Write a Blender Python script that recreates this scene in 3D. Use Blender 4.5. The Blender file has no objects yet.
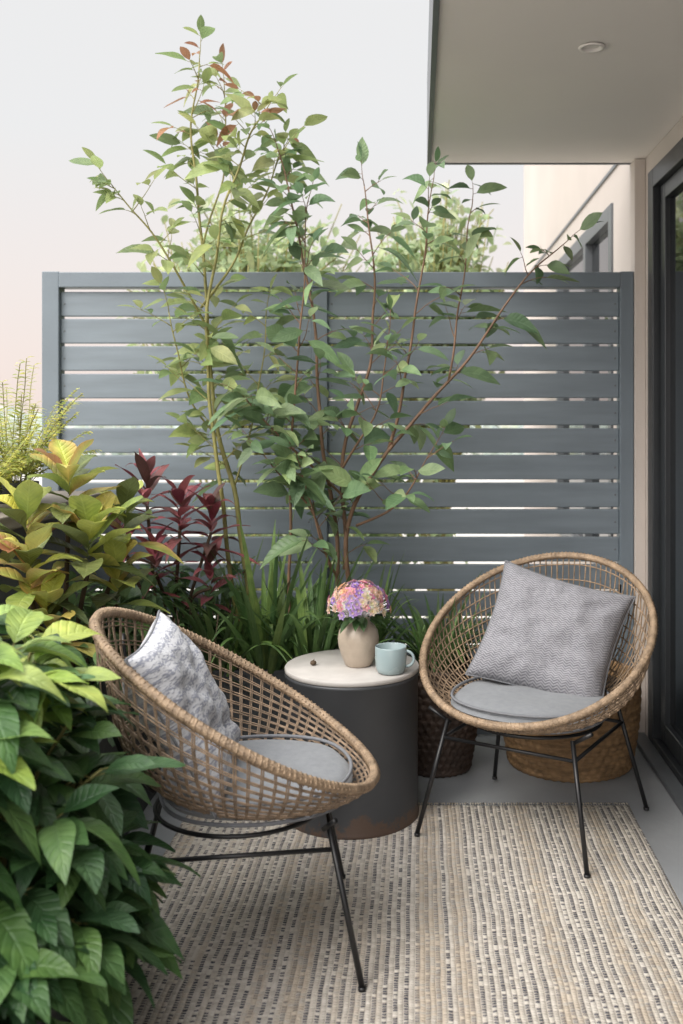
import bpy, math, random
from mathutils import Vector, Matrix, noise
R = random.Random(7)
sc = bpy.context.scene
sc.view_settings.view_transform='Standard'
sc.view_settings.look='None'
sc.view_settings.exposure=0
V=Vector
UP=V((0,0,1))

# ------------------------------------------------------------------ materials
def newmat(name):
    m=bpy.data.materials.new(name); m.use_nodes=True
    nt=m.node_tree; b=nt.nodes['Principled BSDF']
    return m,nt,b
def N(nt,t,**k):
    n=nt.nodes.new(t)
    for a,v in k.items(): setattr(n,a,v)
    return n
def L(nt,a,b): nt.links.new(a,b)
def math_n(nt,op,a,b=None,c=None):
    n=N(nt,'ShaderNodeMath',operation=op)
    for i,v in enumerate((a,b,c)):
        if v is None: continue
        if isinstance(v,(int,float)): n.inputs[i].default_value=v
        else: L(nt,v,n.inputs[i])
    return n.outputs[0]
def mixc(nt,f,a,b):
    n=N(nt,'ShaderNodeMix',data_type='RGBA')
    for s,v in ((n.inputs[0],f),(n.inputs[6],a),(n.inputs[7],b)):
        if isinstance(v,(int,float)): s.default_value=v
        elif isinstance(v,tuple): s.default_value=v if len(v)==4 else (*v,1)
        else: L(nt,v,s)
    return n.outputs[2]
def painted(name,col,rough=0.5,var=0.15,scale=6,bump=0.1,bscale=60,stretch=(1,1,1),metal=0,dark=None):
    m,nt,b=newmat(name)
    tc=N(nt,'ShaderNodeTexCoord'); mp=N(nt,'ShaderNodeMapping'); mp.inputs['Scale'].default_value=stretch
    L(nt,tc.outputs['Object'],mp.inputs[0])
    n1=N(nt,'ShaderNodeTexNoise'); n1.inputs['Scale'].default_value=scale; n1.inputs['Detail'].default_value=6
    L(nt,mp.outputs[0],n1.inputs[0])
    a=tuple(c*(1-var) for c in col); c2=tuple(min(1,c*(1+var)) for c in col)
    r=N(nt,'ShaderNodeMapRange'); r.inputs[1].default_value=.3; r.inputs[2].default_value=.7
    L(nt,n1.outputs[0],r.inputs[0])
    o=mixc(nt,r.outputs[0],a,c2)
    L(nt,o,b.inputs['Base Color'])
    rr=N(nt,'ShaderNodeMapRange'); rr.inputs[3].default_value=max(.05,rough-.1); rr.inputs[4].default_value=min(1,rough+.1)
    L(nt,n1.outputs[0],rr.inputs[0]); L(nt,rr.outputs[0],b.inputs['Roughness'])
    n2=N(nt,'ShaderNodeTexNoise'); n2.inputs['Scale'].default_value=bscale; n2.inputs['Detail'].default_value=5
    L(nt,mp.outputs[0],n2.inputs[0])
    bp=N(nt,'ShaderNodeBump'); bp.inputs['Strength'].default_value=bump; bp.inputs['Distance'].default_value=.01
    L(nt,n2.outputs[0],bp.inputs['Height']); L(nt,bp.outputs[0],b.inputs['Normal'])
    b.inputs['Metallic'].default_value=metal
    return m
def leafmat(name,rough=.42,trans=.3,vein=.35):
    m,nt,b=newmat(name)
    at=N(nt,'ShaderNodeAttribute',attribute_name='Col')
    uv=N(nt,'ShaderNodeAttribute',attribute_name='luv')
    sx=N(nt,'ShaderNodeSeparateXYZ'); L(nt,uv.outputs['Vector'],sx.inputs[0])
    au=math_n(nt,'ABSOLUTE',sx.outputs[0])
    rib=math_n(nt,'SUBTRACT',1.0,math_n(nt,'SMOOTH_MIN',math_n(nt,'MULTIPLY',au,9.0),1.0,.1))
    rib=math_n(nt,'MAXIMUM',rib,0.0)
    s=math_n(nt,'SINE',math_n(nt,'MULTIPLY',math_n(nt,'SUBTRACT',math_n(nt,'MULTIPLY',sx.outputs[1],8.0),math_n(nt,'MULTIPLY',au,1.6)),6.283))
    sv=math_n(nt,'POWER',math_n(nt,'MULTIPLY_ADD',s,.5,.5),6.0)
    hs=N(nt,'ShaderNodeHueSaturation'); hs.inputs['Value'].default_value=1.8; hs.inputs['Saturation'].default_value=.85
    L(nt,at.outputs['Color'],hs.inputs['Color'])
    f=math_n(nt,'MULTIPLY',math_n(nt,'MAXIMUM',rib,math_n(nt,'MULTIPLY',sv,.3)),vein)
    tc=N(nt,'ShaderNodeTexCoord')
    nz=N(nt,'ShaderNodeTexNoise'); nz.inputs['Scale'].default_value=35; nz.inputs['Detail'].default_value=4; L(nt,tc.outputs['Object'],nz.inputs[0])
    h2=N(nt,'ShaderNodeHueSaturation'); L(nt,at.outputs['Color'],h2.inputs['Color'])
    L(nt,math_n(nt,'MULTIPLY_ADD',nz.outputs[0],1.2,.4),h2.inputs['Value'])
    L(nt,math_n(nt,'MULTIPLY_ADD',nz.outputs[0],-.05,.525),h2.inputs['Hue'])
    col=mixc(nt,f,h2.outputs[0],hs.outputs[0])
    L(nt,col,b.inputs['Base Color'])
    L(nt,math_n(nt,'MULTIPLY_ADD',nz.outputs[0],.3,rough-.12),b.inputs['Roughness'])
    bp=N(nt,'ShaderNodeBump'); bp.inputs['Strength'].default_value=.35; bp.inputs['Distance'].default_value=.004
    L(nt,math_n(nt,'MULTIPLY',math_n(nt,'ADD',rib,sv),-1.0),bp.inputs['Height']); L(nt,bp.outputs[0],b.inputs['Normal'])
    tr=N(nt,'ShaderNodeBsdfTranslucent'); L(nt,hs.outputs[0],tr.inputs[0])
    mx=N(nt,'ShaderNodeMixShader'); mx.inputs[0].default_value=trans
    L(nt,b.outputs[0],mx.inputs[1]); L(nt,tr.outputs[0],mx.inputs[2])
    L(nt,mx.outputs[0],nt.nodes['Material Output'].inputs[0])
    return m
M={}
M['leaf']=leafmat('leaf')
M['leafglossy']=leafmat('leaf_glossy',rough=.38,trans=.18,vein=.28)
M['petal']=leafmat('petal',rough=.75,trans=.25,vein=.0)
M['bark_g']=painted('bark_green',(.26,.24,.08),.6,.3,20,.2)
M['bark_r']=painted('bark_red',(.19,.11,.065),.6,.3,20,.2)
M['bark_b']=painted('bark_brown',(.09,.06,.035),.8,.3,20,.4)
M['fence']=painted('fence_paint',(.180,.214,.243),.5,.12,3,.12,70,(1,1,9))
M['frame']=painted('fence_frame_paint',(.155,.187,.215),.45,.07,4,.06,90)
M['wall']=painted('beige_render',(.56,.50,.455),.9,.05,2,.25,220)
M['soffit']=painted('soffit_paint',(.88,.82,.77),.85,.03,1.5,.05,120)
M['trim']=painted('dark_metal_trim',(.14,.15,.16),.4,.1,5,.03,60,metal=.2)
M['doorframe']=painted('door_frame_metal',(.036,.040,.044),.35,.1,5,.03,60,metal=.3)
M['floor']=painted('grey_floor',(.29,.30,.31),.55,.16,2.6,.12,45)
M['ledge']=painted('parapet_paint',(.12,.125,.13),.6,.15,5,.15,60)
M['ledgetop']=painted('parapet_cap',(.24,.21,.18),.7,.25,8,.3,60,(1,.15,1))
M['planter']=painted('planter_concrete',(.055,.058,.06),.7,.2,6,.25,60)
M['soil']=painted('soil',(.03,.02,.013),1,.4,30,1.0,60)
M['black']=painted('black_powdercoat',(.012,.012,.013),.38,.2,20,.05,200)
M['wick']=painted('rattan',(.30,.21,.135),.55,.4,45,.35,260)
M['wick_rim']=painted('rattan_wrap',(.34,.24,.155),.5,.35,45,.5,240)
M['wick_d']=painted('rattan_dark',(.26,.185,.125),.6,.4,45,.35,260)
M['basket']=painted('woven_basket',(.30,.18,.085),.6,.45,14,.5,160,(1,1,6))
M['potdark']=painted('dark_basket',(.055,.035,.025),.6,.35,24,.4,120)
M['ceramic']=painted('vase_ceramic',(.46,.38,.30),.38,.14,14,.16,70)
M['mug']=painted('mug_glaze',(.31,.39,.40),.25,.04,10,.03,70)
M['tabletop']=painted('table_top_stone',(.50,.47,.44),.55,.12,12,.06,90)
M['ground']=painted('ground',(.44,.42,.39),1,.3,.1,.1,3)
def glass():
    m,nt,b=newmat('door_glass')
    b.inputs['Base Color'].default_value=(.012,.014,.016,1); b.inputs['Roughness'].default_value=.03
    b.inputs['IOR'].default_value=1.5
    return m
M['glass']=glass()
def drum():
    m,nt,b=newmat('drum_steel')
    tc=N(nt,'ShaderNodeTexCoord'); sx=N(nt,'ShaderNodeSeparateXYZ'); L(nt,tc.outputs['Object'],sx.inputs[0])
    n1=N(nt,'ShaderNodeTexNoise'); n1.inputs['Scale'].default_value=14; n1.inputs['Detail'].default_value=8; n1.inputs['Roughness'].default_value=.7
    L(nt,tc.outputs['Object'],n1.inputs[0])
    n3=N(nt,'ShaderNodeTexNoise'); n3.inputs['Scale'].default_value=4; n3.inputs['Detail'].default_value=6; L(nt,tc.outputs['Object'],n3.inputs[0])
    base=mixc(nt,n3.outputs[0],(.035,.037,.041),(.085,.088,.094))
    low=N(nt,'ShaderNodeMapRange'); low.inputs[1].default_value=.10; low.inputs[2].default_value=0.0; low.inputs[3].default_value=0; low.inputs[4].default_value=.30
    L(nt,sx.outputs[2],low.inputs[0])
    th=N(nt,'ShaderNodeMapRange'); th.inputs[1].default_value=.66; th.inputs[2].default_value=.74
    L(nt,math_n(nt,'ADD',n1.outputs[0],low.outputs[0]),th.inputs[0])
    c=mixc(nt,math_n(nt,'MULTIPLY',th.outputs[0],.65),base,(.15,.085,.05))
    L(nt,c,b.inputs['Base Color']); b.inputs['Metallic'].default_value=.15
    L(nt,math_n(nt,'MULTIPLY_ADD',n3.outputs[0],.4,.25),b.inputs['Roughness'])
    bp=N(nt,'ShaderNodeBump'); bp.inputs['Strength'].default_value=.2; bp.inputs['Distance'].default_value=.01
    L(nt,n3.outputs[0],bp.inputs['Height']); L(nt,bp.outputs[0],b.inputs['Normal'])
    return m
M['drum']=drum()
def fabric(name,c1,c2,scale,kind):
    m,nt,b=newmat(name)
    uv=N(nt,'ShaderNodeAttribute',attribute_name='luv')
    sx=N(nt,'ShaderNodeSeparateXYZ'); L(nt,uv.outputs['Vector'],sx.inputs[0])
    u,v=sx.outputs[0],sx.outputs[1]
    if kind=='herring':
        zz=math_n(nt,'PINGPONG',math_n(nt,'MULTIPLY',u,scale*.35),.5)
        w=math_n(nt,'SINE',math_n(nt,'MULTIPLY',math_n(nt,'ADD',math_n(nt,'MULTIPLY',v,scale),math_n(nt,'MULTIPLY',zz,2.0)),6.283))
        tc=N(nt,'ShaderNodeTexCoord'); n=N(nt,'ShaderNodeTexNoise'); n.inputs['Scale'].default_value=90; L(nt,tc.outputs['Object'],n.inputs[0])
        f=math_n(nt,'ADD',math_n(nt,'MULTIPLY_ADD',w,.4,.1),math_n(nt,'MULTIPLY',n.outputs[0],.8))
    elif kind=='speckle':
        cx=N(nt,'ShaderNodeCombineXYZ'); L(nt,math_n(nt,'MULTIPLY',u,scale*.45),cx.inputs[0]); L(nt,math_n(nt,'MULTIPLY',v,scale),cx.inputs[1])
        n=N(nt,'ShaderNodeTexNoise'); n.inputs['Scale'].default_value=1; n.inputs['Detail'].default_value=2; L(nt,cx.outputs[0],n.inputs[0])
        w=math_n(nt,'SINE',math_n(nt,'MULTIPLY',v,scale*1.2))
        f0=N(nt,'ShaderNodeMapRange'); f0.inputs[1].default_value=.45; f0.inputs[2].default_value=.6
        L(nt,math_n(nt,'ADD',n.outputs[0],math_n(nt,'MULTIPLY',w,.09)),f0.inputs[0]); f=f0.outputs[0]
    else:
        a=math_n(nt,'SINE',math_n(nt,'MULTIPLY',u,scale*6.283)); c=math_n(nt,'SINE',math_n(nt,'MULTIPLY',v,scale*6.283))
        tc=N(nt,'ShaderNodeTexCoord'); n=N(nt,'ShaderNodeTexNoise'); n.inputs['Scale'].default_value=60; L(nt,tc.outputs['Object'],n.inputs[0])
        f=math_n(nt,'ADD',math_n(nt,'MULTIPLY',math_n(nt,'MULTIPLY',a,c),.25),n.outputs[0])
    L(nt,mixc(nt,f,c1,c2),b.inputs['Base Color'])
    b.inputs['Roughness'].default_value=.95; b.inputs['Sheen Weight'].default_value=.15
    bp=N(nt,'ShaderNodeBump'); bp.inputs['Strength'].default_value=.35; bp.inputs['Distance'].default_value=.003
    L(nt,f,bp.inputs['Height']); L(nt,bp.outputs[0],b.inputs['Normal'])
    return m
M['fab_seat']=fabric('seat_fabric',(.19,.20,.215),(.28,.29,.305),110,'weave')
M['fab_pipe']=painted('piping',(.20,.205,.22),.95,.1,60,.3,300)
M['fab_herr']=fabric('herringbone_fabric',(.14,.14,.16),(.36,.355,.375),48,'herring')
M['fab_speck']=fabric('speckle_fabric',(.56,.56,.58),(.26,.27,.32),74,'speckle')
def rugmat():
    m,nt,b=newmat('woven_rug')
    tc=N(nt,'ShaderNodeTexCoord'); sx=N(nt,'ShaderNodeSeparateXYZ'); L(nt,tc.outputs['Object'],sx.inputs[0])
    nz=N(nt,'ShaderNodeTexNoise'); nz.inputs['Scale'].default_value=5; nz.inputs['Detail'].default_value=3; L(nt,tc.outputs['Object'],nz.inputs[0])
    xx=math_n(nt,'ADD',sx.outputs[0],math_n(nt,'MULTIPLY',nz.outputs[0],.014))
    cu=math_n(nt,'DIVIDE',xx,.0115)
    col=math_n(nt,'FLOOR',cu); fu=math_n(nt,'FRACT',cu)
    wc=N(nt,'ShaderNodeTexWhiteNoise',noise_dimensions='1D'); L(nt,col,wc.inputs['W'])
    n2=N(nt,'ShaderNodeTexNoise'); n2.inputs['Scale'].default_value=60; L(nt,tc.outputs['Object'],n2.inputs[0])
    ru=math_n(nt,'ADD',math_n(nt,'ADD',math_n(nt,'DIVIDE',sx.outputs[1],.0092),math_n(nt,'MULTIPLY',wc.outputs[0],7.0)),math_n(nt,'MULTIPLY',n2.outputs[0],1.4))
    row=math_n(nt,'FLOOR',ru); fr=math_n(nt,'FRACT',ru)
    cxy=N(nt,'ShaderNodeCombineXYZ'); L(nt,col,cxy.inputs[0]); L(nt,row,cxy.inputs[1])
    wn=N(nt,'ShaderNodeTexWhiteNoise',noise_dimensions='2D'); L(nt,cxy.outputs[0],wn.inputs[0])
    md=math_n(nt,'MODULO',math_n(nt,'ADD',col,4000.0),2.0)
    isd=math_n(nt,'LESS_THAN',md,.5)
    band=N(nt,'ShaderNodeTexNoise'); band.inputs['Scale'].default_value=3.2; band.inputs['Detail'].default_value=2; L(nt,tc.outputs['Object'],band.inputs[0])
    thr=math_n(nt,'MULTIPLY_ADD',band.outputs[0],.6,.52)
    dark=math_n(nt,'MULTIPLY',math_n(nt,'MULTIPLY',isd,math_n(nt,'LESS_THAN',wn.outputs[0],thr)),math_n(nt,'LESS_THAN',fr,.60))
    edge=math_n(nt,'MULTIPLY',math_n(nt,'GREATER_THAN',fu,.12),math_n(nt,'LESS_THAN',fu,.9))
    dark=math_n(nt,'MULTIPLY',dark,edge)
    nb=N(nt,'ShaderNodeTexNoise',noise_dimensions='1D'); nb.inputs['Scale'].default_value=14; nb.inputs['Detail'].default_value=1; L(nt,xx,nb.inputs['W'])
    tb=N(nt,'ShaderNodeMapRange'); tb.inputs[1].default_value=.48; tb.inputs[2].default_value=.6; L(nt,nb.outputs[0],tb.inputs[0])
    istan=math_n(nt,'MULTIPLY',tb.outputs[0],math_n(nt,'GREATER_THAN',wn.outputs[0],.3))
    cream=mixc(nt,wn.outputs[0],(.53,.475,.41),(.70,.645,.575))
    tan=mixc(nt,wn.outputs[0],(.46,.36,.26),(.58,.475,.36))
    c1=mixc(nt,math_n(nt,'MULTIPLY',istan,.65),cream,tan)
    dk=math_n(nt,'MULTIPLY',dark,math_n(nt,'SUBTRACT',1.0,math_n(nt,'MULTIPLY',tb.outputs[0],.45)))
    fleck=mixc(nt,wn.outputs[0],(.075,.075,.09),(.20,.19,.195))
    c2=mixc(nt,dk,c1,fleck)
    # gentle uneven wear over the whole rug
    wr=N(nt,'ShaderNodeTexNoise'); wr.inputs['Scale'].default_value=1.6; wr.inputs['Detail'].default_value=4; L(nt,tc.outputs['Object'],wr.inputs[0])
    hv=N(nt,'ShaderNodeHueSaturation'); L(nt,c2,hv.inputs['Color']); L(nt,math_n(nt,'MULTIPLY_ADD',wr.outputs[0],.3,.85),hv.inputs['Value'])
    pu=math_n(nt,'SINE',math_n(nt,'MULTIPLY',fu,3.1416)); pr=math_n(nt,'SINE',math_n(nt,'MULTIPLY',fr,3.1416))
    h=math_n(nt,'MULTIPLY',math_n(nt,'POWER',pu,.6),math_n(nt,'POWER',pr,.35))
    L(nt,hv.outputs[0],b.inputs['Base Color'])
    b.inputs['Roughness'].default_value=1; b.inputs['Specular IOR Level'].default_value=.1
    bp=N(nt,'ShaderNodeBump'); bp.inputs['Strength'].default_value=.8; bp.inputs['Distance'].default_value=.004
    L(nt,h,bp.inputs['Height']); L(nt,bp.outputs[0],b.inputs['Normal'])
    return m
M['rug']=rugmat()

# ------------------------------------------------------------------ mesh builder
class MB:
    def __init__(s): s.v=[];s.f=[];s.mi=[];s.c=[];s.uv=[]
    def addv(s,p,c=(1,1,1),uv=(0,0)):
        s.v.append(tuple(p)); s.c.append(c); s.uv.append(uv); return len(s.v)-1
    def addf(s,f,m=0): s.f.append(f); s.mi.append(m)
    def tube(s,pts,r,n=6,m=0,closed=False,cap=True,col=(1,1,1)):
        pts=[V(p) for p in pts]; k=len(pts)
        rr=r if isinstance(r,(list,tuple)) else [r]*k
        rings=[]; prev=None
        for i,p in enumerate(pts):
            if closed: t=(pts[(i+1)%k]-pts[i-1])
            else: t=pts[min(i+1,k-1)]-pts[max(i-1,0)]
            if t.length<1e-9: t=V((0,0,1))
            t.normalize()
            if prev is None:
                a=V((0,0,1)) if abs(t.z)<.9 else V((1,0,0))
                x=t.cross(a).normalized()
            else:
                x=prev-t*prev.dot(t)
                if x.length<1e-6: x=t.orthogonal()
                x.normalize()
            prev=x; y=t.cross(x)
            rings.append([s.addv(p+(x*math.cos(q)+y*math.sin(q))*rr[i],col,(0,0)) for q in [2*math.pi*j/n for j in range(n)]])
        K=k if closed else k-1
        for i in range(K):
            a=rings[i]; b=rings[(i+1)%k]
            for j in range(n): s.addf((a[j],a[(j+1)%n],b[(j+1)%n],b[j]),m)
        if cap and not closed:
            s.addf(tuple(reversed(rings[0])),m); s.addf(tuple(rings[-1]),m)
    def box(s,x0,x1,y0,y1,z0,z1,m=0):
        i=[s.addv(p) for p in [(x0,y0,z0),(x1,y0,z0),(x1,y1,z0),(x0,y1,z0),(x0,y0,z1),(x1,y0,z1),(x1,y1,z1),(x0,y1,z1)]]
        for f in [(0,3,2,1),(4,5,6,7),(0,1,5,4),(1,2,6,5),(2,3,7,6),(3,0,4,7)]: s.addf(tuple(i[a] for a in f),m)
    def lathe(s,prof,n=48,m=0,c=(0,0,0),fn=None):
        rings=[]
        for k,(r,z) in enumerate(prof):
            ring=[]
            for j in range(n):
                q=2*math.pi*j/n; rr=r+(fn(q,k) if fn else 0)
                ring.append(s.addv((c[0]+rr*math.cos(q),c[1]+rr*math.sin(q),c[2]+z)))
            rings.append(ring)
        for a,b in zip(rings,rings[1:]):
            for j in range(n): s.addf((a[j],a[(j+1)%n],b[(j+1)%n],b[j]),m)
    def leaf(s,base,d,up,Ln,W,bend=.25,fold=.3,col=(.05,.1,.02),seg=6,prof='ov',m=0,tip=None,wave=0,edge=None):
        d=V(d).normalized(); side=d.cross(V(up))
        if side.length<1e-3: side=d.orthogonal()
        side.normalize(); n=side.cross(d)
        rows=[]; base=V(base); ph=R.random()*6
        for i in range(seg+1):
            t=i/seg
            p=base+d*Ln*t*(1-.15*bend*t)-V((0,0,1))*bend*Ln*t*t
            if prof=='ov': w=math.sin(math.pi*min(1,t**.82))**.85 if 0<t<1 else .02
            elif prof=='lance': w=math.sin(math.pi*min(1,t**.7))**1.0*(1-.2*t) if 0<t<1 else .03
            elif prof=='ob': w=math.sin(math.pi*min(1,t**1.15))**.8 if 0<t<1 else .03
            else: w=min(1,.55+t*3)*(1-t**2.2)
            w=max(w,.02)*W/2
            cc=col
            if tip: cc=tuple(a*(1-t)+b*t for a,b in zip(col,tip))
            wz=n*(wave*W*math.sin(ph+t*9))
            ce=edge if edge else cc
            rows.append((s.addv(p-side*w+n*fold*w+wz,ce,(-1,t)),s.addv(p,cc,(0,t)),s.addv(p+side*w+n*fold*w-wz,ce,(1,t))))
        for a,b in zip(rows,rows[1:]):
            s.addf((a[0],a[1],b[1],b[0]),m); s.addf((a[1],a[2],b[2],b[1]),m)
    def build(s,name,mats,parent=None,smooth=True,bevel=0,loc=None,rot=None):
        me=bpy.data.meshes.new(name); me.from_pydata(s.v,[],s.f); 
        for m in mats: me.materials.append(M[m])
        me.polygons.foreach_set('material_index',s.mi)
        me.polygons.foreach_set('use_smooth',[smooth]*len(s.f))
        a=me.attributes.new('Col','FLOAT_COLOR','POINT')
        a.data.foreach_set('color',[x for c in s.c for x in (c[0],c[1],c[2],1)])
        a=me.attributes.new('luv','FLOAT_VECTOR','POINT')
        a.data.foreach_set('vector',[x for c in s.uv for x in (c[0],c[1],0)])
        me.update()
        o=bpy.data.objects.new(name,me); sc.collection.objects.link(o)
        if parent: o.parent=parent
        if loc: o.location=loc
        if rot: o.rotation_euler=rot
        if bevel:
            b=o.modifiers.new('b','BEVEL'); b.width=bevel; b.segments=2; b.limit_method='ANGLE'
        return o
def empty(name,loc=(0,0,0),rot=(0,0,0)):
    o=bpy.data.objects.new(name,None); sc.collection.objects.link(o); o.location=loc; o.rotation_euler=rot; o.empty_display_size=.1
    return o
def boxes(name,lst,mat,parent=None,bevel=.002):
    mb=MB()
    for b in lst: mb.box(*b)
    return mb.build(name,[mat],parent,False,bevel)
def smoothpath(pts,k=6):
    pts=[V(p) for p in pts]; out=[]
    P=[pts[0]*2-pts[1]]+pts+[pts[-1]*2-pts[-2]]
    for i in range(1,len(P)-2):
        for j in range(k):
            t=j/k; a,b,c,d=P[i-1],P[i],P[i+1],P[i+2]
            out.append(.5*((2*b)+(c-a)*t+(2*a-5*b+4*c-d)*t*t+(3*b-a-3*c+d)*t**3))
    out.append(pts[-1]); return out

# ------------------------------------------------------------------ camera / light
cam=bpy.data.cameras.new('camera'); co=bpy.data.objects.new('camera',cam); sc.collection.objects.link(co)
co.location=(0,0,1.25); co.rotation_euler=(math.radians(90),0,0)
cam.lens=35; cam.sensor_width=36; cam.sensor_fit='AUTO'; cam.shift_x=-.0747; cam.shift_y=-.0967
cam.clip_start=.05; cam.clip_end=3000
cam.dof.use_dof=True; cam.dof.focus_distance=2.85; cam.dof.aperture_fstop=3.2
sc.camera=co
SUN_EL,SUN_AZ=44,-140   # azimuth measured clockwise from +Y
az=math.radians(SUN_AZ); el=math.radians(SUN_EL)
sd=V((math.sin(az)*math.cos(el),math.cos(az)*math.cos(el),math.sin(el)))
w=bpy.data.worlds.new('World'); sc.world=w; w.use_nodes=True; nt=w.node_tree
bg=nt.nodes['Background']; sky=N(nt,'ShaderNodeTexSky',sky_type='NISHITA'); sky.sun_disc=False
sky.sun_elevation=math.radians(SUN_EL); sky.sun_rotation=math.radians(SUN_AZ); sky.dust_density=3
tc=N(nt,'ShaderNodeTexCoord'); sx=N(nt,'ShaderNodeSeparateXYZ'); L(nt,tc.outputs['Generated'],sx.inputs[0])
mr=N(nt,'ShaderNodeMapRange'); mr.inputs[1].default_value=-.02; mr.inputs[2].default_value=.26; L(nt,sx.outputs[2],mr.inputs[0])
haze=mixc(nt,mr.outputs[0],(10.3,8.6,7.9),(9.2,9.15,9.1))
zr=N(nt,'ShaderNodeMapRange'); zr.inputs[1].default_value=.38; zr.inputs[2].default_value=.95; zr.inputs[3].default_value=1; zr.inputs[4].default_value=2.3; L(nt,sx.outputs[2],zr.inputs[0])
dt=N(nt,'ShaderNodeVectorMath',operation='DOT_PRODUCT'); L(nt,tc.outputs['Generated'],dt.inputs[0]); dt.inputs[1].default_value=tuple(sd)
glow=math_n(nt,'MULTIPLY',math_n(nt,'POWER',math_n(nt,'MAXIMUM',dt.outputs['Value'],0.0),2.0),2.9)
gain=math_n(nt,'ADD',zr.outputs[0],glow)
vm=N(nt,'ShaderNodeVectorMath',operation='SCALE'); L(nt,mixc(nt,.90,sky.outputs[0],haze),vm.inputs[0]); L(nt,gain,vm.inputs['Scale'])
L(nt,vm.outputs[0],bg.inputs[0]); bg.inputs[1].default_value=.1
sl=bpy.data.lights.new('sun','SUN'); sl.energy=1.5; sl.angle=math.radians(20); sl.color=(1,.95,.88)
so=bpy.data.objects.new('sun',sl); sc.collection.objects.link(so)
so.rotation_euler=sd.to_track_quat('Z','Y').to_euler(); so.location=(-3,-2,5)

# ------------------------------------------------------------------ setting
mb=MB(); i=[mb.addv(p) for p in [(-900,-300,-3.2),(900,-300,-3.2),(900,1500,-3.2),(-900,1500,-3.2)]]; mb.addf(tuple(i)); mb.build('ground',['ground'])
boxes('balcony_floor',[(-1.55,.88,-1.2,3.96,-.25,0)],'floor',None,.003)
fe=empty('slatted_fence')
FY=3.9
boxes('frame',[(-1.461,-1.395,FY-.035,FY+.035,0,1.80),(-.412,-.352,FY-.03,FY+.03,0,1.738),(.785,.838,FY-.035,FY+.035,0,1.80),
  (-1.395,.785,FY-.038,FY+.038,1.738,1.797),(-1.395,-.412,FY-.03,FY+.03,.0,.05),(-.352,.785,FY-.03,FY+.03,.0,.05)],'frame',fe,.003)
sl_=[]
z=1.724
while z>.16:
    for (a,b) in ((-1.395,-.412),(-.352,.785)):
        dz=R.uniform(-.0015,.0015)
        sl_.append((a,b,FY-.012,FY+.012,z-.096+dz,z+dz))
    z-=.1065
boxes('slats',sl_,'fence',fe,.004)
mb=MB()
for zz in [1.724-.1065*k-.048 for k in range(15)]:
    for xx in (-1.38,-.427,-.337,.77):
        mb.lathe([(0,.0012),(.003,.001),(.0038,0)],10,0,(0,0,0))
        for q in range(len(mb.v)-30,len(mb.v)):
            x_,y_,z_=mb.v[q]; mb.v[q]=(xx+x_,FY-.0122-z_,zz+y_)
mb.build('screws',['trim'],fe)
hb=empty('apartment_building')
boxes('wall',[(.883,1.15,3.78,4.5,-3.2,5),(.883,1.15,4.5,6.3,2.2,5),(.883,1.15,4.5,6.3,-3.2,.5),(.883,1.15,6.3,8.3,-3.2,5),
  (.883,1.15,-1.3,3.78,2.16,5),(.883,1.15,-1.3,3.78,-3.2,-.255)],'wall',hb,0)
boxes('pier',[(.840,.8825,3.86,3.95,0,2.235)],'wall',hb,.002)
boxes('wall_groove_trim',[(.875,.8825,3.97,8.3,2.345,2.36)],'trim',hb,0)
boxes('far_window_frame',[(.872,.93,4.5,4.57,.5,2.2),(.872,.93,6.23,6.3,.5,2.2),(.872,.93,4.57,6.23,2.13,2.2),(.872,.93,5.2,5.26,.5,2.13),(.872,.93,4.57,6.23,.5,.56)],'trim',hb,.002)
boxes('far_window_glass',[(.91,.92,4.57,6.23,.56,2.13)],'glass',hb,0)
boxes('overhang',[(.052,.8825,-1.3,3.93,2.237,2.5)],'soffit',hb,.002)
boxes('overhang_trim',[(.036,.052,-1.3,3.945,2.230,2.53),(.052,.8825,3.93,3.945,2.233,2.53)],'trim',hb,.001)
boxes('overhang_roof',[(.036,.88,-1.3,3.945,2.531,2.56)],'trim',hb,0)
mb=MB(); mb.lathe([(.0,.004),(.022,.003),(.024,-.003),(.034,-.004),(.036,.0)],24,0,(.468,2.68,2.234)); mb.build('recessed_lamp',['soffit'],hb)
de=empty('sliding_glass_door')
fr=[(.872,.95,3.70,3.78,.0,2.16),(.872,.95,-1.2,3.70,2.09,2.16),(.872,.96,-1.2,3.70,.0,.045),
    (.895,.945,3.61,3.675,.05,2.088),(.895,.945,3.40,3.61,.05,.12),(.895,.945,-1.2,3.40,.05,.12),
    (.895,.945,2.22,2.30,.121,2.088),(.895,.945,.6,.68,.121,2.088),(.895,.945,-1.2,3.61,2.03,2.088)]
boxes('frame',fr,'doorframe',de,.003)
boxes('glass_panes',[(.915,.925,-1.2,3.61,.1205,2.029)],'glass',de,0)
boxes('handle',[(.880,.895,2.245,2.275,.95,1.25)],'trim',de,.004)
boxes('threshold',[(.82,.8718,-1.2,3.83,.002,.022)],'trim',de,.003)
boxes('back_reveal',[(.93,1.1,3.676,3.6995,0,2.16)],'doorframe',de,0)
pa=empty('parapet_wall')
boxes('body',[(-1.50,-1.25,-1.2,3.86,0,.90)],'ledge',pa,.004)
boxes('cap',[(-1.53,-1.20,-1.2,3.865,.902,.948)],'ledgetop',pa,.004)

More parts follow.
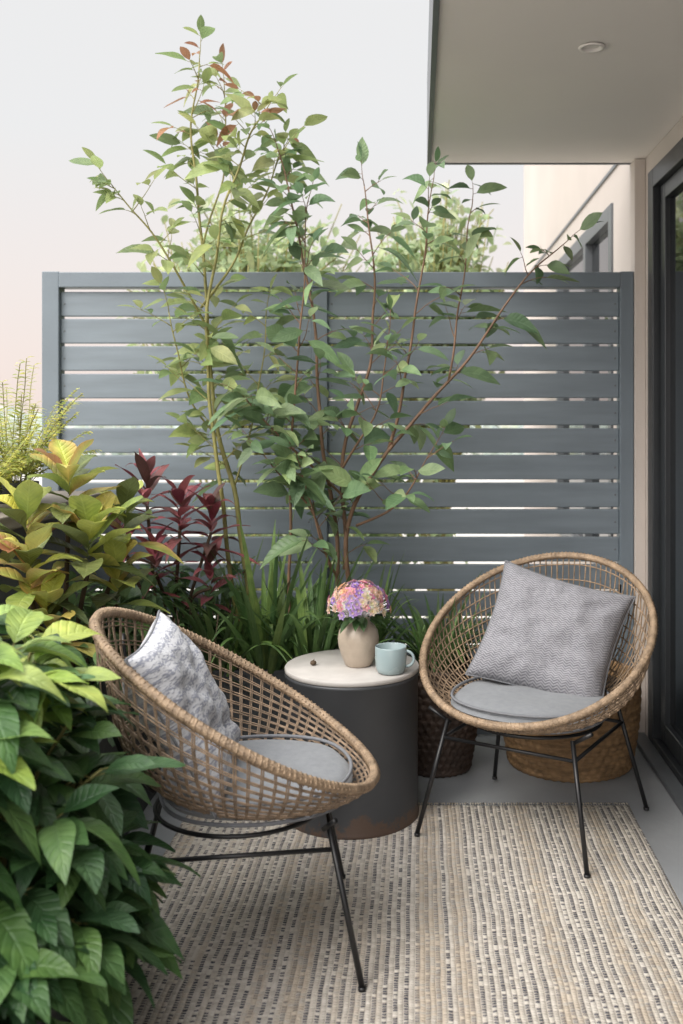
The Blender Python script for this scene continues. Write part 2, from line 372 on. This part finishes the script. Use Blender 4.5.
# rug
mb=MB(); nx,ny=60,80
x0,x1,y0,y1=-.72,.67,1.15,3.17
g=[[None]*(ny+1) for _ in range(nx+1)]
for a in range(nx+1):
    for b in range(ny+1):
        x=x0+(x1-x0)*a/nx; y=y0+(y1-y0)*b/ny
        ex=.008*noise.noise(V((y*3,0,5))) if a in (0,nx) else 0
        ey=.008*noise.noise(V((x*3,7,5))) if b in (0,ny) else 0
        z=.010+.0025*noise.noise(V((x*4,y*4,0)))
        if a in(0,nx) or b in (0,ny): z=.001
        g[a][b]=mb.addv((x+ex,y+ey,z))
for a in range(nx):
    for b in range(ny): mb.addf((g[a][b],g[a+1][b],g[a+1][b+1],g[a][b+1]))
for k in range(170):
    x=x0+(x1-x0)*(k+.5)/170
    mb.tube([(x,y1-.004,.006),(x+R.uniform(-.002,.002),y1+.004,.006),(x+R.uniform(-.004,.004),y1+.012,.003)],.0022,4)
mb.build('woven_rug',['rug'])

# ------------------------------------------------------------------ chairs
def rim(t):
    x=.350*math.sin(t); y=-.322*math.cos(t)
    s=(1-math.cos(t))/2
    return V((x,y,.382+.385*s**1.08))
def bowl(t,v):
    Rm=rim(t); C=V((0,-.015,.335))
    P1=V((Rm.x*.55,Rm.y*.55,.325)); P2=V((Rm.x*.97,Rm.y*.97,.335+.25*(Rm.z-.335)))
    u=1-v
    return C*u**3+P1*3*u*u*v+P2*3*u*v*v+Rm*v**3
def cushion_round(par,rx,ry,th,z,y,mat):
    mb=MB(); n=56; K=14; rings=[]
    for s in (1,-1):
        rs=[]
        for k in range(K+1):
            q=k/K
            h=th/2*(1-q**5)**.5
            h=s*h
            ring=[]
            for j in range(n):
                a=2*math.pi*j/n
                X=rx*q*math.cos(a);Y=ry*q*math.sin(a)
                e=4; m_=(abs(math.cos(a))**e+abs(math.sin(a))**e)**(-1/e); m_=1+(m_-1)*.25
                X*=m_;Y*=m_
                dz=.014*noise.noise(V((X*9,Y*9,s)))*(1-q**4)
                ring.append(mb.addv((X,Y+y,z+h+dz),(1,1,1),(X/.5,Y/.5)))
            rs.append(ring)
        for a,b in zip(rs,rs[1:]):
            for j in range(n):
                f=(a[j],a[(j+1)%n],b[(j+1)%n],b[j]); mb.addf(f if s<0 else f[::-1])
        if s==1: top=rs[-1]
    edge=[V(mb.v[i]) for i in top]
    for dz in(.35,-.35):
        mb.tube([V((p.x*.985,(p.y-y)*.985+y,p.z+dz*th)) for p in edge],.0045,6,1,closed=True)
    return mb.build('seat_cushion',[mat,'fab_pipe'],par)
def pillow(par,w,h,th,loc,rot,mat,seed,name='throw_pillow'):
    mb=MB(); n=44; gr={}
    for s in (1,-1):
        for a in range(n+1):
            for b in range(n+1):
                u=-1+2*a/n; v=-1+2*b/n
                edge=a in(0,n) or b in (0,n)
                if edge and s<0: gr[(s,a,b)]=gr[(1,a,b)]; continue
                X=u*w/2*(1-.09*(1-v*v)); Y=v*h/2*(1-.09*(1-u*u))
                f=((1-u**4)*(1-v**4))**.55
                hz=th/2*f
                wr=.018*noise.noise(V((u*2.0+seed,v*2.0,s)))*f+.010*noise.noise(V((u*4,v*4+seed,s)))*f
                wr-=.012*math.exp(-((v+.45+.25*u)/.12)**2)*f
                wr-=.008*math.exp(-((v-.35-.5*u)/.10)**2)*f*(.5+.5*u)
                r=max(abs(u),abs(v)); wr+=.005*math.sin(math.atan2(v,u)*18+seed)*max(0,r-.5)*(1-r)*8
                gr[(s,a,b)]=mb.addv((X,Y,s*(hz+wr)),(1,1,1),(u*.5,v*.5))
    for s in (1,-1):
        for a in range(n):
            for b in range(n):
                f=(gr[(s,a,b)],gr[(s,a+1,b)],gr[(s,a+1,b+1)],gr[(s,a,b+1)])
                mb.addf(f if s>0 else f[::-1])
    per=[gr[(1,a,0)] for a in range(n)]+[gr[(1,n,b)] for b in range(n)]+[gr[(1,a,n)] for a in range(n,0,-1)]+[gr[(1,0,b)] for b in range(n,0,-1)]
    mb.tube([V(mb.v[i]) for i in per],.003,6,1,closed=True)
    return mb.build(name,[mat,'fab_pipe'],par,loc=loc,rot=rot)
def chair(name,loc,rz,ribs,rings,pair,dark,rr=.0025):
    e=empty(name,loc,(0,0,rz))
    mb=MB(); pts=[rim(2*math.pi*i/96) for i in range(96)]
    mb.tube(pts,.0110,10,0,closed=True)
    hp=[]; tot=96*9
    for i in range(tot):
        t=2*math.pi*i/tot; p=rim(t); q=rim(t+.01)-p; q.normalize(); x=q.cross(UP).normalized(); y=q.cross(x)
        a=i*2*math.pi/5.0
        hp.append(p+(x*math.cos(a)+y*math.sin(a))*.0110)
    mb.tube(hp,.0032,4,0,closed=True)
    mb.build('rim',['wick_rim'],e)
    mb=MB(); 
    for k in range(ribs):
        t0=2*math.pi*k/ribs
        for off in ((-1,1) if pair else (0,)):
            t=t0+off*.0068+R.uniform(-.002,.002)
            pp=[]
            for j in range(25):
                v=.20+.80*j/24
                p=bowl(t,v); p2=bowl(t,v+.01); p3=bowl(t+.01,v)
                nn=(p2-p).cross(p3-p).normalized()
                pp.append(p+nn*.0022*math.sin(j*math.pi*.5+k*math.pi))
            mb.tube(pp,rr*R.uniform(.85,1.15),5)
    for k in range(rings):
        v=.20+.77*(k/(rings-1))**.95
        for off in ((-1,1) if pair else (0,)):
            ph=R.random()*9
            pp=[bowl(2*math.pi*j/90,v+off*.0058+.003*noise.noise(V((j*.2,ph,0)))*min(j,90-j,10)/10) for j in range(90)]
            mb.tube(pp,rr,5,0,closed=True)
    mb.tube([bowl(2*math.pi*j/60,.20) for j in range(60)],.005,6,0,closed=True)
    mb.build('woven_shell',['wick_d' if dark else 'wick'],e)
    mb=MB()
    tops={};feet={}
    for sx_,sy in ((-1,-1),(1,-1),(1,1),(-1,1)):
        top=V((sx_*.195,-.01+sy*.19,.335)); ft=V((sx_*.262,-.005+sy*.262,.008))
        tops[(sx_,sy)]=top; feet[(sx_,sy)]=ft
        mb.tube([top,ft],.0068,10)
        mb.tube([ft,ft+V((0,0,-.008))],.009,10)
    ks=[(-1,-1),(1,-1),(1,1),(-1,1)]
    st=[tops[k].lerp(feet[k],.16) for k in ks]
    for a in range(4): mb.tube([st[a],st[(a+1)%4]],.0055,8)
    mb.tube([V((.20*math.sin(a),-.01+.20*math.cos(a),.322)) for a in [2*math.pi*i/40 for i in range(40)]],.0055,8,0,closed=True)
    for s in(-1,1):
        mb.tube([V((s*.19,-.19,.322)),V((s*.255,-.21,.365))],.006,8)
        mb.tube([bowl(math.pi+s*.5,v)+V((0,.006,-.006)) for v in [.45+.5*i/12 for i in range(13)]],.0055,8)
    mb.build('legs',['black'],e)
    return e
c1=chair('rattan_chair',(.358,3.02,.01),math.radians(-30),112,14,False,False,.0024)
cushion_round(c1,.232,.225,.062,.378,-.045,'fab_seat')
pillow(c1,.43,.39,.15,(.010,.090,.548),(math.radians(60),math.radians(12),math.radians(8)),'fab_herr',3)
c2=chair('rattan_chair.001',(-.425,2.355,.010),math.radians(99),72,15,True,True,.0019)
cushion_round(c2,.232,.225,.062,.378,-.045,'fab_seat')
pillow(c2,.41,.39,.13,(-.045,.120,.565),(math.radians(62),math.radians(-3),math.radians(-4)),'fab_speck',8)

# ------------------------------------------------------------------ drum table & things
te=empty('drum_side_table',(-.205,3.1,0))
mb=MB()
mb.lathe([(.0,.0),(.200,.0),(.207,.004),(.209,.012),(.207,.02),(.2045,.026),(.2045,.435),(.208,.44),(.209,.446),(.206,.451),(.0,.451)],96)
mb.build('drum_body',['drum'],te)
mb=MB(); mb.lathe([(.0,.4515),(.206,.4515),(.2085,.454),(.2085,.464),(.206,.467),(.0,.467)],96); mb.build('table_top',['tabletop'],te)
TZ=.4675
ve=empty('flower_vase',(-.185,3.09,TZ))
mb=MB()
mb.lathe([(0,.0),(.036,0),(.041,.004),(.052,.03),(.062,.062),(.064,.085),(.060,.108),(.048,.126),(.038,.134),(.035,.140),(.037,.148),(.040,.152),(.037,.154),(.031,.148),(.030,.12),(0,.11)],56)
mb.build('vase',['ceramic'],ve)
mb=MB()
pal=[(.80,.30,.44),(.82,.40,.48),(.86,.60,.50),(.86,.74,.58),(.42,.24,.64),(.56,.38,.72),(.86,.82,.74),(.84,.48,.32),(.74,.22,.42),(.52,.32,.70)]
cen=[(V((math.cos(k*2.4)*math.sqrt((k+.5)/18),math.sin(k*2.4)*math.sqrt((k+.5)/18),0)),R.choice([0,1,2,3,4,5,5,6,7,8,9,0])) for k in range(18)]
for k in range(160):
    a=k*2.39996; q=math.sqrt((k+.5)/160)
    pos=V((q*math.cos(a),q*math.sin(a),0))
    ci=min(cen,key=lambda c:(c[0]-pos).length); dc=(ci[0]-pos).length
    rr=.098
    p=V((rr*q*math.cos(a),rr*q*math.sin(a),.158+.085*math.sqrt(max(0,1-q*q))+.020-.07*dc)) + V((R.uniform(-1,1),R.uniform(-1,1),R.uniform(-1,1)))*.005
    nrm=(V((q*math.cos(a),q*math.sin(a),1.05-q))).normalized()
    col=pal[ci[1]] if R.random()<.75 else R.choice(pal)
    x=nrm.orthogonal().normalized(); y=nrm.cross(x)
    for ring,(np_,ln,lift) in enumerate(((6,.0150,.25),(4,.007,.9))):
        for j in range(np_):
            th=2*math.pi*j/np_+ring*.5+k
            d=(x*math.cos(th)+y*math.sin(th))+nrm*lift
            c=tuple(min(1,cc*R.uniform(.8,1.0)) for cc in col)
            mb.leaf(p,d,nrm,ln,.011,.1,.2,tuple(v*.6 for v in c) if ring==0 else (.6,.5,.2),4,'ov',0,tip=c)
    mb.tube([(0,0,.12),p*.6+V((0,0,.06)),p],.0015,4,1)
for k in range(34):
    a=R.uniform(0,6.28); d=V((math.cos(a),math.sin(a),R.uniform(-.3,.6)))
    mb.leaf((.03*math.cos(a),.03*math.sin(a),.155),d,UP,R.uniform(.05,.085),.026,.3,.2,(.045,.095,.03),5,'ov',1)
mb.build('bouquet',['petal','leafglossy'],ve)
me_=empty('mug',(-.082,3.0,TZ),(0,0,math.radians(-8)))
mb=MB()
mb.lathe([(0,0),(.033,0),(.040,.004),(.0455,.018),(.0475,.045),(.0475,.078),(.0465,.081),(.0445,.078),(.0445,.03),(.036,.008),(0,.006)],48)
mb.tube([(.046+.024*math.sin(t),0,.044+.023*math.cos(t)) for t in [math.pi*(i/12) for i in range(13)]],.0045,8)
mb.build('cup',['mug'],me_)
mb=MB(); mb.lathe([(0,0),(.006,.001),(.0095,.004),(.010,.008),(.008,.012),(.003,.015),(0,.0155)],20,0,(-.325,3.09,TZ)); mb.tube([(-.325,3.09,TZ+.014),(-.322,3.09,TZ+.019)],.001,5)
mb.build('dried_fruit',['bark_b'])

def weave_pot(name,loc,r0,r1,h,mat,rows,cols,soil=True):
    e=empty(name,loc); mb=MB(); K=rows*4; prof=[]
    for k in range(K+1):
        t=k/K; prof.append((r0+(r1-r0)*math.sin(t*math.pi*.6),h*t))
    rmax=prof[-1][0]
    def fn(q,k):
        row=k//4; return .0045*abs(math.sin((k%4)/4*math.pi))+.0045*math.sin(q*cols+math.pi*row)
    mb.lathe(prof,cols*4,0,(0,0,0),fn)
    mb.lathe([(prof[-1][0]-.002,h),(prof[-1][0]-.02,h-.002),(prof[-1][0]-.02,h-.06)],64)
    mb.tube([(rmax*math.cos(a),rmax*math.sin(a),h) for a in [2*math.pi*i/60 for i in range(60)]],.011,8,0,closed=True)
    mb.tube([(prof[0][0]*math.cos(a),prof[0][0]*math.sin(a),.01) for a in [2*math.pi*i/60 for i in range(60)]],.009,8,0,closed=True)
    mb.build('woven_body',[mat],e)
    mb=MB(); mb.lathe([(0,h-.035),(rmax-.018,h-.04)],40); mb.build('soil',['soil'],e)
    return e
weave_pot('woven_basket',(.545,3.58,0),.215,.245,.31,'basket',10,44)
pot=weave_pot('dark_wicker_pot',(.07,3.52,0),.11,.145,.36,'potdark',14,30)

def planter(name,x0,x1,y0,y1,h,mat='planter'):
    e=empty(name); t=.025
    boxes('sides',[(x0,x1,y0,y0+t,0,h),(x0,x1,y1-t,y1,0,h),(x0,x0+t,y0+t,y1-t,0,h),(x1-t,x1,y0+t,y1-t,0,h)],mat,e,.003)
    mb=MB(); nx=24
    for a in range(nx+1):
        for b in range(9):
            x=x0+t+(x1-x0-2*t)*a/nx; y=y0+t+(y1-y0-2*t)*b/8
            mb.addv((x,y,h-.035+.012*noise.noise(V((x*20,y*20,0)))))
    for a in range(nx):
        for b in range(8):
            i=a*9+b; mb.addf((i,i+9,i+10,i+1))
    mb.build('soil',['soil'],e)
planter('planter_box',-1.19,-.12,3.36,3.84,.38)
planter('planter_box.001',-1.19,-.86,2.05,3.33,.36)

# ------------------------------------------------------------------ plants
def jit(c,a=.2):
    k=R.uniform(1-a,1+a); return (c[0]*k*R.uniform(.92,1.08),c[1]*k,c[2]*k*R.uniform(.85,1.15))
def rv(): 
    while True:
        v=V((R.uniform(-1,1),R.uniform(-1,1),R.uniform(-1,1)))
        if .05<v.length<1: return v.normalized()
def twig(mb,p,d,ln,nl,cols,LS,barkm=1,tipcol=None,droop=.1,r=.0020):
    pts=[V(p)]; d=V(d).normalized(); k=6
    for i in range(k):
        d=(d+rv()*.12+V((0,0,-droop*.3))).normalized(); pts.append(pts[-1]+d*ln/k)
    mb.tube(pts,[r*(1-.6*i/k) for i in range(k+1)],5,barkm)
    for j in range(nl):
        t=.15+.85*(j+.5)/nl; x=t*k; i=min(int(x),k-1); q=pts[i].lerp(pts[i+1],x-i)
        dd=(pts[i+1]-pts[i]).normalized()
        s=dd.cross(UP); 
        if s.length<.2: s=rv()
        s.normalize(); sd_=s*(1 if j%2 else -1)+rv()*.45
        ld=(dd*.55+sd_*.8+V((0,0,-.2+R.uniform(-.35,.3)))).normalized()
        ls=LS*R.uniform(.5,1.2)
        c=jit(R.choice(cols),.28)
        if tipcol and R.random()<.3: c=jit(tipcol,.25)
        q2=q+ld*ls*.12; mb.tube([q,q2],.001,3,barkm,cap=False)
        mb.leaf(q2,ld,(UP+V((0,-.5,0))+rv()*.8),ls,ls*R.uniform(.36,.5),R.uniform(.02,.5),R.uniform(.1,.6),c,6,'ov',0,wave=.03)
    ls=LS*R.uniform(.6,.95)
    mb.leaf(pts[-1],d+V((0,0,-.1)),UP+rv()*.5,ls,ls*.36,.2,.3,jit(tipcol if tipcol and R.random()<.5 else R.choice(cols),.25),6,'ov',0)
def tree(name,stems,cols,LS,bark,dens,leaf0,tipz=9,tipcol=None):
    mb=MB()
    for (pts,r0,r1,f) in stems:
        sp=smoothpath(pts,7); n=len(sp)
        sp=[p+V((noise.noise(p*5),noise.noise(p*5+V((9,0,0))),0))*.016 for p in sp]
        mb.tube(sp,[r0+(r1-r0)*i/(n-1) for i in range(n)],8,1)
        length=sum((sp[i+1]-sp[i]).length for i in range(n-1))
        cnt=int(length*dens*f)
        for k in range(cnt):
            t=leaf0+(1-leaf0)*(k+R.random())/cnt
            x=t*(n-1); i=min(int(x),n-2); p=sp[i].lerp(sp[i+1],x-i)
            if p.z<.55: continue
            sd_=(sp[i+1]-sp[i]).normalized()
            h=rv(); h.z=0; h.normalize()
            d=h*.8+sd_*.5+V((0,0,.2))
            ln=R.uniform(.04,.19)*(1.15-.5*t)
            tcx=tipcol if (tipcol and p.z>tipz) else None
            twig(mb,p,d,ln,R.randint(1,4),cols,LS*(1 if t<.85 else .8),1,tcx)
        twig(mb,sp[-1],sp[-1]-sp[-3],.1,4,cols,LS*.8,1,tipcol if (tipcol and sp[-1].z>tipz) else None)
    return mb.build(name,['leaf',bark])
Y1=3.56
T1=[([(-.60,3.52,.34),(-.60,3.52,.60),(-.65,3.53,.944),(-.72,3.54,1.225),(-.752,Y1,1.54),(-.78,3.57,1.93),(-.81,3.56,2.245),(-.78,3.55,2.50)],.011,.0025,1.0),
 ([(-.62,3.50,.34),(-.655,3.48,.7),(-.70,3.47,1.1),(-.735,3.46,1.5),(-.68,3.44,1.89),(-.60,3.43,2.17),(-.52,3.42,2.29)],.009,.0025,1.0),
 ([(-.75,3.55,1.55),(-.82,3.5,1.70),(-.907,3.45,1.858),(-.99,3.42,1.96),(-1.04,3.40,2.02)],.005,.0018,1.1),
 ([(-.77,3.56,1.85),(-.72,3.62,2.1),(-.71,3.66,2.3),(-.72,3.68,2.44)],.004,.0018,1.2),
 ([(-.70,3.54,1.15),(-.80,3.50,1.30),(-.84,3.47,1.48),(-.86,3.45,1.60)],.004,.0018,.6),
 ([(-.66,3.53,.98),(-.60,3.58,1.2),(-.57,3.62,1.42),(-.55,3.6,1.6)],.004,.0018,.7),
 ([(-.76,3.5,1.62),(-.66,3.56,1.8),(-.57,3.6,2.0),(-.52,3.6,2.14),(-.47,3.6,2.22)],.005,.0018,1.0)]
tree('slender_tree',T1,[(.20,.26,.09),(.24,.30,.10),(.15,.22,.08),(.30,.34,.13)],.122,'bark_g',15,.30,2.2,(.26,.12,.06))
T2=[([(-.27,3.5,.34),(-.28,3.5,.60),(-.30,3.5,.94),(-.345,3.5,1.225),(-.37,3.5,1.54),(-.415,3.5,1.86),(-.46,3.5,2.05),(-.50,3.5,2.18)],.009,.002,.9),
 ([(-.24,3.48,.34),(-.235,3.46,.60),(-.25,3.44,.85),(-.15,3.42,1.05),(.03,3.40,1.28),(.19,3.38,1.46),(.34,3.36,1.68),(.47,3.35,1.80)],.010,.002,.8),
 ([(-.26,3.5,.70),(-.255,3.52,1.1),(-.17,3.54,1.46),(-.16,3.55,1.78),(-.19,3.56,2.06)],.008,.002,.9),
 ([(-.10,3.42,1.12),(-.04,3.40,1.40),(.015,3.38,1.75),(.05,3.36,2.0)],.006,.0018,.9),
 ([(-.45,3.46,.36),(-.445,3.45,.95),(-.42,3.44,1.35),(-.40,3.43,1.65),(-.38,3.42,1.95)],.006,.0018,.9),
 ([(-.25,3.5,.95),(-.38,3.46,1.08),(-.50,3.43,1.2),(-.58,3.4,1.3)],.005,.0018,1.5),
 ([(-.22,3.44,.86),(-.10,3.4,.92),(-.02,3.38,1.0),(.05,3.36,1.12)],.005,.0018,1.4),
 ([(-.29,3.5,1.0),(-.20,3.42,1.15),(-.13,3.38,1.3),(-.10,3.36,1.5)],.005,.0018,1.4),
 ([(.10,3.39,1.36),(.13,3.4,1.55),(.16,3.42,1.75),(.19,3.43,1.96)],.004,.0018,.9),
 ([(-.30,3.46,.70),(-.36,3.40,.90),(-.44,3.36,1.02),(-.52,3.34,1.12)],.005,.0018,1.4),
 ([(-.26,3.46,.64),(-.32,3.38,.80),(-.36,3.34,.95),(-.38,3.32,1.05)],.005,.0018,1.4)]
tree('multi_stem_tree',T2,[(.14,.23,.11),(.18,.27,.125),(.11,.18,.085),(.23,.31,.14)],.128,'bark_r',12.5,.22)

def grass(mb,c,n,ln,w,cols,spread=.06,lean=(.2,1.0),bend=(.3,1.0)):
    for k in range(n):
        a=R.uniform(0,6.283); q=V((math.cos(a),math.sin(a),0))
        b=V(c)+q*R.uniform(0,spread)
        d=(q*R.uniform(*lean)+V((0,0,1.25))).normalized()
        mb.leaf(b,d,q*-1+UP*.3,ln*R.uniform(.6,1.15),w*R.uniform(.7,1.2),R.uniform(*bend)*.6,.35,jit(R.choice(cols),.3),12,'blade',0)
mb=MB()
gc=[(.09,.17,.05),(.12,.215,.06),(.07,.13,.04),(.16,.25,.07)]
grass(mb,(-.52,3.42,.36),85,.68,.028,gc,.07,(.1,.9),(.2,1.1))
grass(mb,(-.36,3.38,.36),65,.62,.026,gc,.07,(.1,.9),(.2,1.1))
grass(mb,(-.68,3.40,.36),55,.56,.026,gc,.07,(.1,.95),(.2,1.1))
grass(mb,(-.18,3.5,.36),50,.52,.022,gc,.06,(.1,.8))
mb.build('strappy_grass',['leafglossy'])
mb=MB(); grass(mb,(.07,3.52,.33),85,.48,.018,gc,.08); mb.build('potted_grass',['leafglossy'])
def rosette(mb,c,n,ln,w,cols,tip,up0=.1,up1=1.6,h=.12,edgec=None,prof='lance',bend=(.1,.45),dark=None):
    for k in range(n):
        t=k/n; a=k*2.4+R.uniform(-.3,.3); q=V((math.cos(a),math.sin(a),0))
        d=(q+V((0,0,up0+(up1-up0)*t+R.uniform(-.2,.2)))).normalized()
        cl=jit(R.choice(cols),.2)
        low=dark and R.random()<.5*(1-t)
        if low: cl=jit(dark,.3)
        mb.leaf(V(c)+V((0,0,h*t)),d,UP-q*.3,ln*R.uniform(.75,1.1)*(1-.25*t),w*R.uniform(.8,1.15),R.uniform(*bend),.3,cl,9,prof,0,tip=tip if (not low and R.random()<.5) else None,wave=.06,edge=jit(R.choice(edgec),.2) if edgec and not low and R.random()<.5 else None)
mb=MB()
cc=[(.48,.48,.08),(.42,.46,.08),(.28,.36,.07),(.48,.38,.08),(.20,.28,.06),(.34,.16,.07),(.54,.55,.13)]
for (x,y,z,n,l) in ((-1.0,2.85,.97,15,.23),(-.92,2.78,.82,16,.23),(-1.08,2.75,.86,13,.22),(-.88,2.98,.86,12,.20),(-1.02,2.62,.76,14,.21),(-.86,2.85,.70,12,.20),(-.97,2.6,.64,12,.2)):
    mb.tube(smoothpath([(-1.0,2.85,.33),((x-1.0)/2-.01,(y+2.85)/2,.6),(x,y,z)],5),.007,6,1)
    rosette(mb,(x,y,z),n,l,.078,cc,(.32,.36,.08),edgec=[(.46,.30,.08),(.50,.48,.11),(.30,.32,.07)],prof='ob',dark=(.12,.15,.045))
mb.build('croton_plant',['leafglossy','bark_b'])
mb=MB()
rc=[(.17,.032,.042),(.125,.025,.035),(.23,.055,.06),(.09,.045,.035)]
for (x,y,z,n,l) in ((-.93,3.42,.93,19,.24),(-.80,3.35,.87,19,.22),(-1.00,3.35,.82,14,.22),(-.71,3.42,.84,17,.22),(-.87,3.3,.72,14,.21),(-.70,3.36,.66,12,.20)):
    mb.tube(smoothpath([(-.86,3.42,.33),((x-.86)/2,3.40,.6),(x,y,z)],5),.006,6,1)
    rosette(mb,(x,y,z-.06),n,l,.042,rc,(.28,.08,.085),-.1,1.9,.17,bend=(.15,.6))
mb.build('cordyline_plant',['leafglossy','bark_b'])
mb=MB()
for k in range(620):
    x=R.uniform(-1.17,-.62); y=R.uniform(3.0,3.7) if R.random()<.6 else R.uniform(2.2,3.2)
    if y<3.3: x=R.uniform(-1.17,-.80)
    z=.36+R.uniform(0,.32)*(1 if y>2.6 else .8)
    mb.leaf((x,y,z),rv()+V((0,-.1,.5)),UP,R.uniform(.07,.13),.042,.3,.3,jit(R.choice([(.07,.13,.045),(.10,.17,.055),(.05,.10,.035)]),.3),5,'ov')
for k in range(60):
    x=R.uniform(-1.15,-.65); y=R.uniform(3.1,3.6); mb.tube([(x,y,.34),(x+R.uniform(-.04,.04),y,.6)],.002,4,1)
mb.build('filler_shrub',['leaf','bark_b'])
mb=MB()
bc=[(.050,.115,.040),(.065,.14,.045),(.035,.085,.032),(.085,.17,.05)]
yc=[(.28,.40,.08),(.20,.33,.07),(.34,.43,.10)]
C=V((-.82,1.86,.20))
for k in range(128):
    a=R.uniform(0,6.283); el_=R.uniform(.0,1.0)
    if k>98: el_=R.uniform(0,.3); a=R.uniform(-2.2,.6)
    q=V((math.cos(a),math.sin(a),0))
    tgt=V((-.835,1.84,.46))+V((q.x*.29*math.cos(el_*1.3),q.y*.36*math.cos(el_*1.3),-.22+.68*el_+R.uniform(-.03,.03)))*R.uniform(.8,1.05)
    mid=C.lerp(tgt,.5)+V((0,0,.08))
    sp=smoothpath([C+q*.03,mid,tgt],4)
    mb.tube(sp,[.006-.003*i/(len(sp)-1) for i in range(len(sp))],5,1)
    top=tgt.z>.70
    d0=(tgt-mid).normalized()
    n=R.randint(7,9)
    for j in range(n):
        aa=j*2.4+R.random(); d=V((math.cos(aa),math.sin(aa),R.uniform(-.4,.55)))*.9+q*.35+d0*.3
        young=top and R.random()<.7
        c=jit(R.choice(yc if young else bc),.25)
        ln=R.uniform(.09,.17)
        p=tgt-d0*R.uniform(0,.07)
        mb.tube([p,p+d.normalized()*.02],.0015,3,1,cap=False)
        mb.leaf(p+d.normalized()*.018,d,UP+rv()*.4,ln,ln*R.uniform(.36,.46),R.uniform(.15,.7),R.uniform(.1,.4),c,8,'ov',0,wave=.05)
mb.build('broadleaf_shrub',['leafglossy','bark_g'])
e=empty('shrub_pot',(-.84,1.86,0))
mb=MB(); mb.lathe([(0,0),(.13,0),(.14,.01),(.175,.22),(.18,.235),(.18,.25),(.165,.25),(.16,.21),(0,.21)],48); mb.build('pot',['planter'],e)
mb=MB()
def frond(mb,p,d,ln,cols,ll):
    pts=[V(p)]; d=V(d).normalized()
    k=16
    for i in range(k):
        d=(d+V((0,0,-.045))+rv()*.05).normalized(); pts.append(pts[-1]+d*ln/k)
    mb.tube(pts,.0015,4,1)
    for i in range(3,k+1):
        dd=(pts[i]-pts[i-1]).normalized(); s=dd.cross(UP).normalized()
        for sg in(-1,1):
            for rep in (0,.5):
                if R.random()<.2: continue
                q=pts[i]-(pts[i]-pts[i-1])*rep
                mb.leaf(q,s*sg+dd*.6+V((0,0,R.uniform(-.3,.3))),UP+rv()*.3,ll*R.uniform(.5,1.2)*(1.1-i/k*.5),.014,.3,.2,jit(R.choice(cols),.25),4,'lance')
fc=[(.42,.44,.08),(.50,.48,.10),(.30,.36,.08)]
for k in range(40):
    a=R.uniform(0,6.283); q=V((math.cos(a),math.sin(a),0))
    frond(mb,V((-1.36,3.35,1.0))+q*.04,q*R.uniform(.2,.8)+UP,R.uniform(.22,.46),fc,.05)
for k in range(30):
    a=R.uniform(0,6.283); q=V((math.cos(a),math.sin(a),0))
    frond(mb,V((-1.36,3.05,.99))+q*.04,q*R.uniform(.3,.9)+UP,R.uniform(.16,.28),fc,.05)
mb.build('yellow_fern',['leaf','bark_g'])
for nm,(x,y) in (('fern_pot',(-1.36,3.35)),('fern_pot.001',(-1.36,3.05))):
    mb=MB(); mb.lathe([(0,0),(.055,0),(.075,.05),(.08,.055),(.08,.07),(.07,.07),(.066,.05),(0,.05)],36,0,(x,y,.9485)); mb.build(nm,['planter'])

def bigtree(name,base,crown,rad,n,cols,ls):
    mb=MB(); base=V(base); crown=V(crown)
    mb.tube(smoothpath([base,base.lerp(crown,.5)+V((.1,0,0)),crown],6),[.09-.06*i/12 for i in range(13)],8,1)
    for k in range(int(n/30)):
        d=rv(); d.z=abs(d.z)*1.1-.25
        tgt=crown+V((d.x*rad[0],d.y*rad[1],d.z*rad[2]))*R.uniform(.45,1.02)
        st=base.lerp(crown,R.uniform(.6,1))
        sp=smoothpath([st,st.lerp(tgt,.5)+V((0,0,.1)),tgt],4)
        mb.tube(sp,[.012-.009*i/(len(sp)-1) for i in range(len(sp))],5,1)
        for j in range(30):
            t=R.uniform(.5,1.0); i=int(t*(len(sp)-1)); p=sp[i]+rv()*R.uniform(.02,.17)
            mb.leaf(p,rv()+V((0,0,.1)),UP+rv()*.6,ls*R.uniform(.6,1.2),ls*.42,.2,.3,jit(R.choice(cols),.25),3,'ov')
    return mb.build(name,['leaf','bark_g'])
hz=[(.30,.38,.20),(.36,.43,.24),(.25,.33,.16),(.42,.47,.27)]  # lightened greens: haze and backlight painted into the leaf colour
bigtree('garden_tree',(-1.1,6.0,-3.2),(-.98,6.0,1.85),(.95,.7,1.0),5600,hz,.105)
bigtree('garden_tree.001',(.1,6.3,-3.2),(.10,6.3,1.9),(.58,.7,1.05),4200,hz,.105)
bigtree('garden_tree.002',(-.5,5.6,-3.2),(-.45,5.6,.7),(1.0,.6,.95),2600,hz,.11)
mb=MB()
far=[(.42,.46,.42),(.48,.51,.47),(.38,.43,.38)]  # washed-out tones: aerial haze painted into the far foliage
for k in range(5200):
    x=R.uniform(-75,40); y=R.uniform(80,95)
    top=1.0+1.0*noise.noise(V((x*.12,0,3)))+.5*noise.noise(V((x*.5,0,3)))
    z=-3.2+(top+3.2)*R.random()**.6
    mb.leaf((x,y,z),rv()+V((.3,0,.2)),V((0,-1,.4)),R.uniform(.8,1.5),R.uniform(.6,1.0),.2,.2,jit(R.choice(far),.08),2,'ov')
mb.build('distant_trees',['leaf'])
